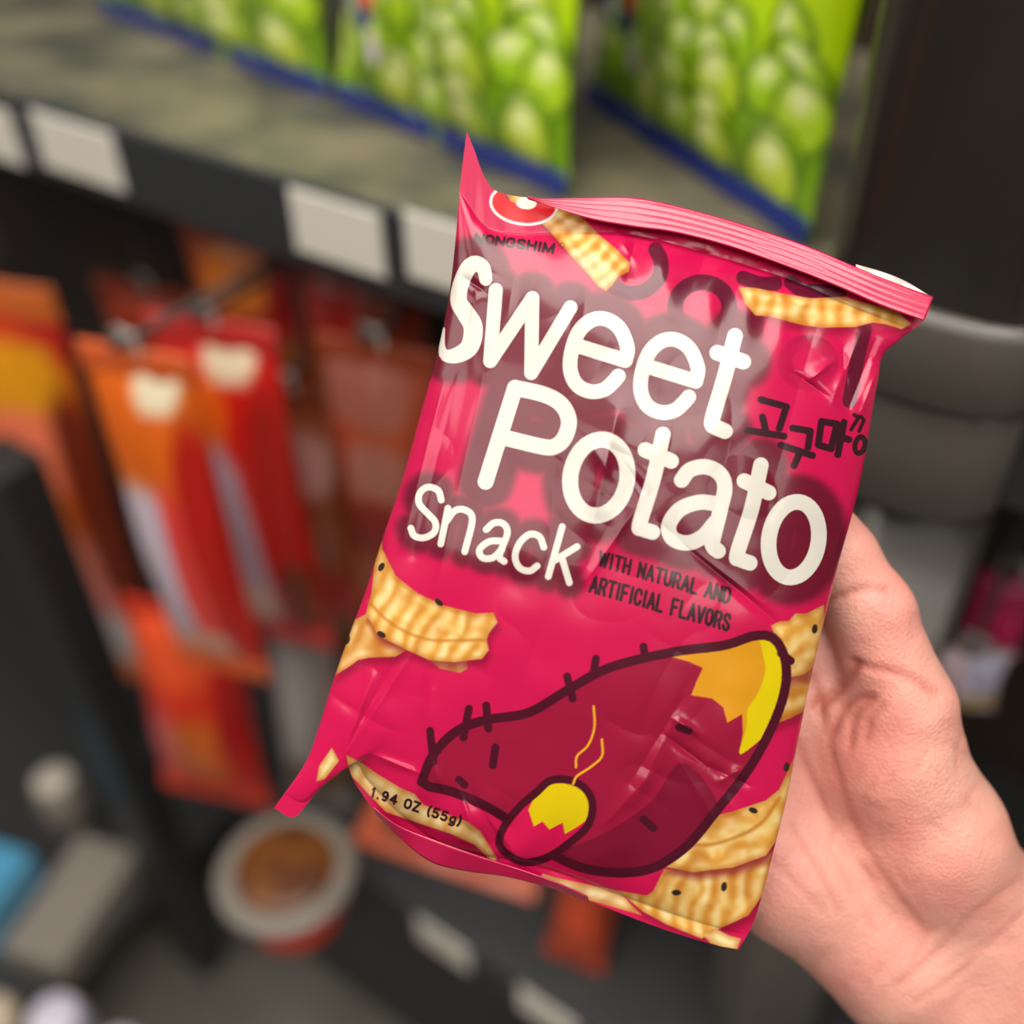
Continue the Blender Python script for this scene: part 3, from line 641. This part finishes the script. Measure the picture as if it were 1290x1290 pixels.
    yel2 = H_([(1050, 120), (1180, 160), (1180, 400), (1120, 560), (985, 680), (975, 655), (1005, 560), (1010, 480), (1060, 400), (1090, 300), (1075, 210)])
    put(np.maximum(sdf_poly(P, smooth(yel2, 60)), dt), (232, 208, 0), .7)
    put(np.abs(dt + 1) - 6.0, OUT, .7)
    ticks = [E_([(970, 870), (945, 1000)]), E_([(1048, 855), (1058, 960)]), E_([(795, 970), (810, 1110)]), H_([(195, 330), (220, 430)]), H_([(325, 250), (315, 310)]), H_([(540, 195), (545, 230)]),
             E_([(1090, 1045), (1078, 1125)]), E_([(925, 1190), (950, 1215)]), H_([(540, 975), (585, 1015)]), H_([(1160, 225), (1205, 260)]), H_([(700, 560), (745, 575)])]
    put(sdf_strokes(P, [(t_, 5.0) for t_ in ticks]), OUT, .7)
    # small roasted sweet potato with steam
    sp = smooth(H_([(60, 850), (120, 800), (210, 800), (280, 840), (310, 910), (290, 1000), (220, 1070), (120, 1140), (20, 1170), (-50, 1150), (-110, 1090), (-90, 1010), (-20, 920), (60, 850)]), 80)
    dsp = sdf_poly(P, sp)
    put(dsp + 0.0, (222, 20, 84), .7)
    tip = H_([(20, 930), (60, 850), (120, 800), (210, 800), (290, 850), (310, 960), (240, 1010), (185, 1042), (175, 990), (115, 1022), (85, 985), (45, 1008)])
    put(np.maximum(sdf_poly(P, tip), dsp), (232, 204, 8), .7)
    put(np.abs(dsp) - 5.0, OUT, .7)
    put(sdf_strokes(P, [(smooth(H_([(315, 465), (318, 560), (290, 640), (240, 690), (235, 740)])), 1.5), (smooth(H_([(352, 615), (352, 690), (300, 740), (240, 780), (222, 815)])), 1.5)]), (244, 178, 40), .7)
    # sesame seeds
    for (x, y), r in zip(E_([(835, 390), (575, 230), (575, 535), (420, 560)]) + H_([(1035, 935)]) + I_([(545, 697), (760, 670), (1042, 130)]) + D_([(1098, 940)]), (40, -60, 30, -70, 20, 0, 100, 100, 100)):
        put(sdf_poly(P, ellipse(x, y, 6, 3.6, r, 16)), (52, 36, 30), .8)
    # round red maker's emblem with a white ring and dot
    em = ellipse(660, 257, 43.5, 27, 6, 50); de = sdf_poly(P, em)
    top_cr = sdf_poly(P, A_([(312, 285), (400, 330), (470, 345), (400, 385), (350, 360)]))
    de2 = np.maximum(de, -top_cr)
    put(de2, (222, 20, 34), .7); put(np.maximum(np.abs(de + 1.5) - 1.8, -top_cr), (250, 240, 236), .7)
    put(sdf_poly(P, ellipse(663, 256, 13, 7.8, 4, 30)), (246, 240, 226), .7)
    return c, np.minimum(dw, ds)

MAT['snack'] = print_mat('snack_bag_film', 0.24, 0.22, True, 0.06)
MAT['snack'].node_tree.nodes['Principled BSDF'].inputs['Specular IOR Level'].default_value = 0.36
MAT['snack_plain'] = print_mat('snack_bag_film_rear', 0.26, 0.45, False, 0.07)
MAT['foil'] = pmat('silver_inner_foil', (214, 204, 196), 0.35, metal=0.3)
bag_base = bag_world(np.array([[640., 1100.]]), np.zeros(1))[0]
bag = empty('snack_bag', bag_base, 'magenta sweet potato snack bag held up by the hand in front of the shelf', 'snack bag')
NR, NC = 720, 500
P3, S_, T_ = bag_grid(NR, NC); P2 = P3.reshape(-1, 2); s_, t_ = S_.ravel(), T_.ravel()
zf = bag_height(P2, s_, t_)
front = mesh_obj('front_panel', bag_world(P2, zf), grid_faces(NR, NC, True), MAT['snack'], bag)
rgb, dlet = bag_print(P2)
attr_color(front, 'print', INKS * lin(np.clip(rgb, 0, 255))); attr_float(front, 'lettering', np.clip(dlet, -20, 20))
attr_float(front, 'ink', np.clip(sdf_strokes(P2, INK), -20, 20))
Pb, Sb, Tb = bag_grid(150, 100); Pb2 = Pb.reshape(-1, 2)
zr = -bag_height(Pb2, Sb.ravel(), Tb.ravel(), True) - 0.0005
rear = mesh_obj('rear_panel', bag_world(Pb2, zr), grid_faces(150, 100), MAT['snack_plain'], bag)
attr_color(rear, 'print', np.tile(INKS * lin(PINK), (len(Pb2), 1)))
def seal_strip(name, upper, lower, z0, z1, mat, rows=16, n=260, crimp=0.00012, col=(214, 20, 84)):
    a, b = catmull(upper, n), catmull(lower, n); q = np.linspace(0, 1, rows)[:, None, None]
    P = ((1 - q) * a[None] + q * b[None]).reshape(-1, 2)
    qq = np.repeat(np.linspace(0, 1, rows), n); xx = np.tile(np.linspace(0, 1, n), rows)
    z = z0 * (1 - qq) + z1 * qq + crimp * np.sin(qq * math.pi * 9) + 0.0006 * np.sin(xx * 15 + 1.2) * (1 - qq)
    o = mesh_obj(name, bag_world(P, z), grid_faces(rows, n, True), mat, bag)
    if mat is MAT['snack_plain']: attr_color(o, 'print', np.tile(INKS * lin(col), (len(P), 1)))
    sd = o.modifiers.new('thick', 'SOLIDIFY'); sd.thickness = 0.0004
    return o
ts = seal_strip('top_seal', [(664, 248), (690, 250), (740, 249), (800, 249), (870, 264), (950, 287), (1020, 311), (1080, 337), (1130, 357), (1176, 374)],
                [(666, 250), (700, 262), (745, 276), (800, 286), (850, 293), (920, 311), (1000, 339), (1060, 363), (1110, 385), (1164, 404)], 0.0035, 0.0045, MAT['snack_plain'])
seal_strip('inner_foil', [(1078, 333), (1110, 342), (1140, 354), (1172, 373)], [(1080, 345), (1110, 360), (1140, 372), (1170, 380)], -0.001, -0.001, MAT['foil'], rows=5, n=40, crimp=0)
seal_strip('bottom_seal', [(470, 1018), (500, 1040), (545, 1058), (600, 1078), (650, 1094), (700, 1112), (740, 1130)], [(474, 1026), (508, 1060), (545, 1087), (590, 1098), (640, 1105), (700, 1121), (742, 1137)],
           0.0045, 0.002, MAT['snack_plain'], rows=10, col=(196, 16, 76))

# ------------------------------------------------------------------ the hand
def cpt(px, py, d): return np.array([(px - 645) / FPX * d, -(py - 645) / FPX * d, -d])
TH = [((1135, 890, .347), (1097, 772, .343), .0165, .0132), ((1097, 772, .343), (1058, 700, .342), .0132, .0112), ((1058, 700, .342), (1026, 640, .343), .0112, .0092)]
FING = {}   # joints of the four fingers, running up behind the bag
kn = [(1020, 822), (962, 868), (906, 915), (852, 965)]
ln = [(.043, .026, .021), (.048, .030, .022), (.045, .028, .021), (.035, .021, .019)]
dirs = [(-.60, -.80), (-.66, -.75), (-.70, -.71), (-.76, -.65)]
rad = [(.0100, .0088, .0080, .0068), (.0102, .0090, .0081, .0068), (.0098, .0085, .0077, .0064), (.0085, .0075, .0068, .0057)]
FD = .3465
prims = []
def cap(a, b, ra, rb, k): prims.append((cpt(*a), cpt(*b), ra, rb, k))
# wrist and forearm
cap((1235, 1215, .377), (1430, 1480, .392), .0265, .0300, .012)
cap((1150, 1235, .376), (1330, 1500, .391), .0225, .0270, .012)
cap((1250, 1135, .371), (1400, 1330, .383), .0190, .0260, .014)
# metacarpals
wr = [(1215, 1120), (1180, 1150), (1150, 1180), (1120, 1205)]
for i in range(4): cap(wr[i] + (.372,), kn[i] + (.361,), .0155, .0125 if i < 3 else .0112, .010)
# heel of the hand
cap((990, 1100, .365), (1118, 1207, .369), .0195, .0215, .012)
cap((930, 1040, .364), (990, 1100, .365), .0150, .0195, .012)
# ball of the thumb
cap((1128, 960, .3535), (1172, 1052, .3595), .0205, .0225, .012)
cap((1172, 1052, .3595), (1225, 1150, .369), .0225, .0200, .012)
cap((1128, 960, .3535), (1135, 890, .347), .0200, .0165, .010)
cap((1060, 900, .360), (1120, 930, .356), .0110, .0150, .012)
for a, b, ra, rb in TH: cap(a, b, ra, rb, .004)
for i in range(4):
    p = np.array(kn[i], float); z = [.360, FD, FD, FD - .002]; px_m = FD / FPX; d = np.array(dirs[i]); pts = [tuple(p) + (z[0],)]
    for j in range(3):
        p = p + d * ln[i][j] / px_m; pts.append((p[0], p[1], z[j + 1]))
    FING[i] = pts
    for j in range(3): cap(pts[j], pts[j + 1], rad[i][j], rad[i][j + 1], .005)
ends = np.array([q for pr in prims for q in (pr[0] - max(pr[2], pr[3]), pr[0] + max(pr[2], pr[3]), pr[1] - max(pr[2], pr[3]), pr[1] + max(pr[2], pr[3]))])
lo, hi = ends.min(0) - .004, ends.max(0) + .004
VX = 0.0014
nx, ny, nz = [int(math.ceil((hi[i] - lo[i]) / VX)) + 1 for i in range(3)]
ax = [(lo[i] + VX * np.arange(n)).astype(np.float32) for i, n in enumerate((nx, ny, nz))]
SD = np.full((nx, ny, nz), 0.05, np.float32)
for a, b, ra, rb, k in prims:
    m = max(ra, rb) + 0.03
    l_ = np.minimum(a, b) - m; h_ = np.maximum(a, b) + m
    sl = tuple(slice(max(0, int((l_[i] - lo[i]) / VX)), min((nx, ny, nz)[i], int((h_[i] - lo[i]) / VX) + 2)) for i in range(3))
    X, Y, Z = np.meshgrid(ax[0][sl[0]], ax[1][sl[1]], ax[2][sl[2]], indexing='ij')
    d = (b - a).astype(np.float32); L2 = float(d @ d)
    t = np.clip(((X - a[0]) * d[0] + (Y - a[1]) * d[1] + (Z - a[2]) * d[2]) / L2, 0, 1).astype(np.float32)
    dist = np.sqrt((X - a[0] - t * d[0]) ** 2 + (Y - a[1] - t * d[1]) ** 2 + (Z - a[2] - t * d[2]) ** 2) - (ra + (rb - ra) * t)
    cur = SD[sl]; hh = np.clip(0.5 + 0.5 * (cur - dist) / k, 0, 1)
    SD[sl] = cur * (1 - hh) + dist * hh - k * hh * (1 - hh)
def surface_nets(S, lo, h):
    neg = S < 0; c = [slice(None, -1), slice(1, None)]
    cnt = sum(neg[c[i], c[j], c[k]].astype(np.int8) for i in (0, 1) for j in (0, 1) for k in (0, 1))
    act = (cnt > 0) & (cnt < 8); idx = -np.ones(act.shape, np.int64); ijk = np.argwhere(act); idx[act] = np.arange(len(ijk))
    acc = np.zeros((len(ijk), 3)); num = np.zeros(len(ijk))
    corners = [(i, j, k) for i in (0, 1) for j in (0, 1) for k in (0, 1)]
    for a in corners:
        for ax_ in range(3):
            if a[ax_]: continue
            b = list(a); b[ax_] = 1
            va = S[tuple((ijk + a).T)]; vb = S[tuple((ijk + b).T)]; cr = (va < 0) != (vb < 0)
            t = np.where(cr, va / np.where(cr, va - vb, 1), 0); p = np.array(a, float)[None] * np.ones((len(ijk), 1)); p[:, ax_] = t
            acc += p * cr[:, None]; num += cr
    V = (ijk + acc / num[:, None]) * h + lo; F = []
    for ax_ in range(3):
        o1, o2 = [q for q in range(3) if q != ax_]
        n = list(S.shape); n[ax_] -= 1
        sa = [slice(None)] * 3; sb = [slice(None)] * 3; sa[ax_] = slice(None, -1); sb[ax_] = slice(1, None)
        na, nb = neg[tuple(sa)], neg[tuple(sb)]; e = np.argwhere(na != nb)
        e = e[(e[:, o1] > 0) & (e[:, o2] > 0) & (e[:, o1] < S.shape[o1] - 1) & (e[:, o2] < S.shape[o2] - 1)]
        fl = na[tuple(e.T)]
        def cell(d1, d2):
            q = e.copy(); q[:, o1] -= d1; q[:, o2] -= d2; return idx[tuple(q.T)]
        quad = np.stack([cell(0, 0), cell(1, 0), cell(1, 1), cell(0, 1)], 1)
        if ax_ == 1: fl = ~fl
        quad[~fl] = quad[~fl][:, ::-1]; F.append(quad)
    return V, np.concatenate(F)
HV, HF = surface_nets(SD, lo, VX)
# skin creases pressed into the side that faces the camera
CR_LINES = [([(1040, 757), (1062, 749), (1090, 742), (1118, 742)], .0009, 4), ([(1072, 832), (1100, 842), (1140, 852), (1180, 872)], .0009, 5),
            ([(1078, 838), (1066, 858), (1050, 875), (1030, 890)], .0016, 6), ([(1100, 880), (1082, 880), (1062, 895), (1048, 925)], .0012, 5), ([(1092, 888), (1076, 905), (1070, 940)], .0009, 5),
            ([(1112, 890), (1098, 905), (1090, 930)], .0007, 5),
            ([(1030, 880), (1040, 920), (1056, 980), (1085, 1060), (1130, 1130), (1165, 1175)], .0005, 6), ([(1000, 930), (1030, 1000), (1060, 1060), (1100, 1110)], .0006, 5),
            ([(960, 1075), (1000, 1110), (1040, 1150)], .0005, 4), ([(1000, 1040), (1030, 1090), (1060, 1150)], .0005, 4), ([(1130, 1240), (1180, 1200), (1230, 1150), (1290, 1105)], .0004, 5), ([(1150, 1265), (1210, 1225), (1290, 1150)], .0003, 4),
            ([(1020, 850), (1030, 872), (1034, 900)], .0006, 5)]
_hr = np.random.default_rng(5)
for _k in range(46):      # fine net of palm lines
    _x, _y = _hr.uniform(985, 1240), _hr.uniform(880, 1230); _a = _hr.choice([0.9, 2.2]) + _hr.normal(0, .25); _l = _hr.uniform(18, 55)
    CR_LINES.append(([(_x, _y), (_x + _l * math.cos(_a) * .5, _y + _l * math.sin(_a) * .5 + _hr.normal(0, 2)), (_x + _l * math.cos(_a), _y + _l * math.sin(_a))], _hr.uniform(.00012, .0003), 2.6))
pxh = np.stack([645 + FPX * HV[:, 0] / -HV[:, 2], 645 - FPX * HV[:, 1] / -HV[:, 2]], 1)
# face normals -> vertex normals
fn = np.cross(HV[HF[:, 2]] - HV[HF[:, 0]], HV[HF[:, 3]] - HV[HF[:, 1]]); vn = np.zeros_like(HV)
for q in range(4): np.add.at(vn, HF[:, q], fn)
vn /= np.linalg.norm(vn, axis=1)[:, None] + 1e-12
if (vn * (HV - HV.mean(0))).sum() < 0: HF = HF[:, ::-1]; vn = -vn
facing = np.clip(vn[:, 2] * 2, 0, 1)
push = np.zeros(len(HV)); red = np.zeros(len(HV))
for pl, amp, w in CR_LINES:
    q = np.array(smooth(pl, 24)); d = np.full(len(HV), 1e3)
    for i in range(len(q) - 1): d = np.minimum(d, seg_dist(pxh, q[i], q[i + 1])[0])
    push -= amp * np.exp(-(d / w) ** 2) * facing; red += (amp / .0012) * np.exp(-(d / (w * 1.2)) ** 2) * facing
push += (0.00035 * vnoise(pxh, 42, 81) + 0.00018 * vnoise(pxh, 17, 82)) * facing
HV = HV + vn * push[:, None]
def c2w(v): return CAM + v @ M_CAM.T
skin = bpy.data.materials.new('skin'); skin.use_nodes = True; nt = skin.node_tree; b = nt.nodes['Principled BSDF']
at_ = nt.nodes.new('ShaderNodeAttribute'); at_.attribute_name = 'print'; nt.links.new(at_.outputs['Color'], b.inputs['Base Color'])
b.inputs['Roughness'].default_value = 0.42; b.inputs['Specular IOR Level'].default_value = 0.45
b.inputs['Subsurface Weight'].default_value = 0.12; b.inputs['Subsurface Radius'].default_value = (1.0, 0.35, 0.2); b.inputs['Subsurface Scale'].default_value = 0.003
tc = nt.nodes.new('ShaderNodeTexCoord'); n1 = nt.nodes.new('ShaderNodeTexVoronoi'); n1.inputs['Scale'].default_value = 900; n2 = nt.nodes.new('ShaderNodeTexNoise'); n2.inputs['Scale'].default_value = 260; n2.inputs['Detail'].default_value = 6
nt.links.new(tc.outputs['Object'], n1.inputs['Vector']); nt.links.new(tc.outputs['Object'], n2.inputs['Vector'])
ad = nt.nodes.new('ShaderNodeMath'); ad.operation = 'ADD'; nt.links.new(n1.outputs['Distance'], ad.inputs[0]); nt.links.new(n2.outputs['Fac'], ad.inputs[1])
bp = nt.nodes.new('ShaderNodeBump'); bp.inputs['Strength'].default_value = 0.35; bp.inputs['Distance'].default_value = 0.0006
nt.links.new(ad.outputs[0], bp.inputs['Height']); nt.links.new(bp.outputs['Normal'], b.inputs['Normal'])
hb = c2w(cpt(1300, 1330, .392)[None])[0]
hand = mesh_obj('hand', c2w(HV), HF, skin, None, True, hb)
tag(hand, 'bare right hand with palm forward, thumb and fingers supporting the magenta snack bag from behind', 'hand')
sk = np.tile(np.array([208., 152., 138.]), (len(HV), 1))
k = 0.5 + 0.5 * vnoise(pxh, 75, 91); sk = mixc(sk, (210, 130, 120), np.clip(k * 0.9, 0, 1)); sk = mixc(sk, (218, 170, 150), np.clip(0.5 + 0.5 * vnoise(pxh, 30, 92), 0, 1) * 0.35)
sk = mixc(sk, (196, 104, 94), np.exp(-(np.hypot(pxh[:, 0] - 1085, pxh[:, 1] - 950) / 75) ** 2) * 0.4)
sk = mixc(sk, (164, 78, 66), np.clip(red, 0, 1) * 0.5)
attr_color(hand, 'print', lin(sk))
nailm = pmat('fingernail', (226, 170, 156), 0.25, 0.5)
def nail(p, d2, r):      # small curved plate on the dorsal side of the fingertip
    c = cpt(*p); d = np.array([d2[0], -d2[1], 0]); d /= np.linalg.norm(d); n = np.array([0, 0, -1.]); sx = np.cross(d, n)
    V = []
    for a in np.linspace(-1, 1, 9):
        for l in np.linspace(-.6, 1, 9):
            w = math.sqrt(max(0, 1 - abs(l) ** 4)) * .95 if l > 0 else .95
            th = a * w * 0.95
            V.append(c + sx * math.sin(th) * r * 1.02 + n * (math.cos(th) * r * 1.03 - max(0, l) ** 2 * r * .10) + d * (l * r * 1.0))
    o = mesh_obj('fingernail', c2w(np.array(V)), grid_faces(9, 9), nailm, hand)
    sd = o.modifiers.new('thick', 'SOLIDIFY'); sd.thickness = 0.0005; sd.offset = 0
for i in range(4): nail(FING[i][3], dirs[i], rad[i][3])
nail((1026, 640, .343), (-.45, -.89), .0092)
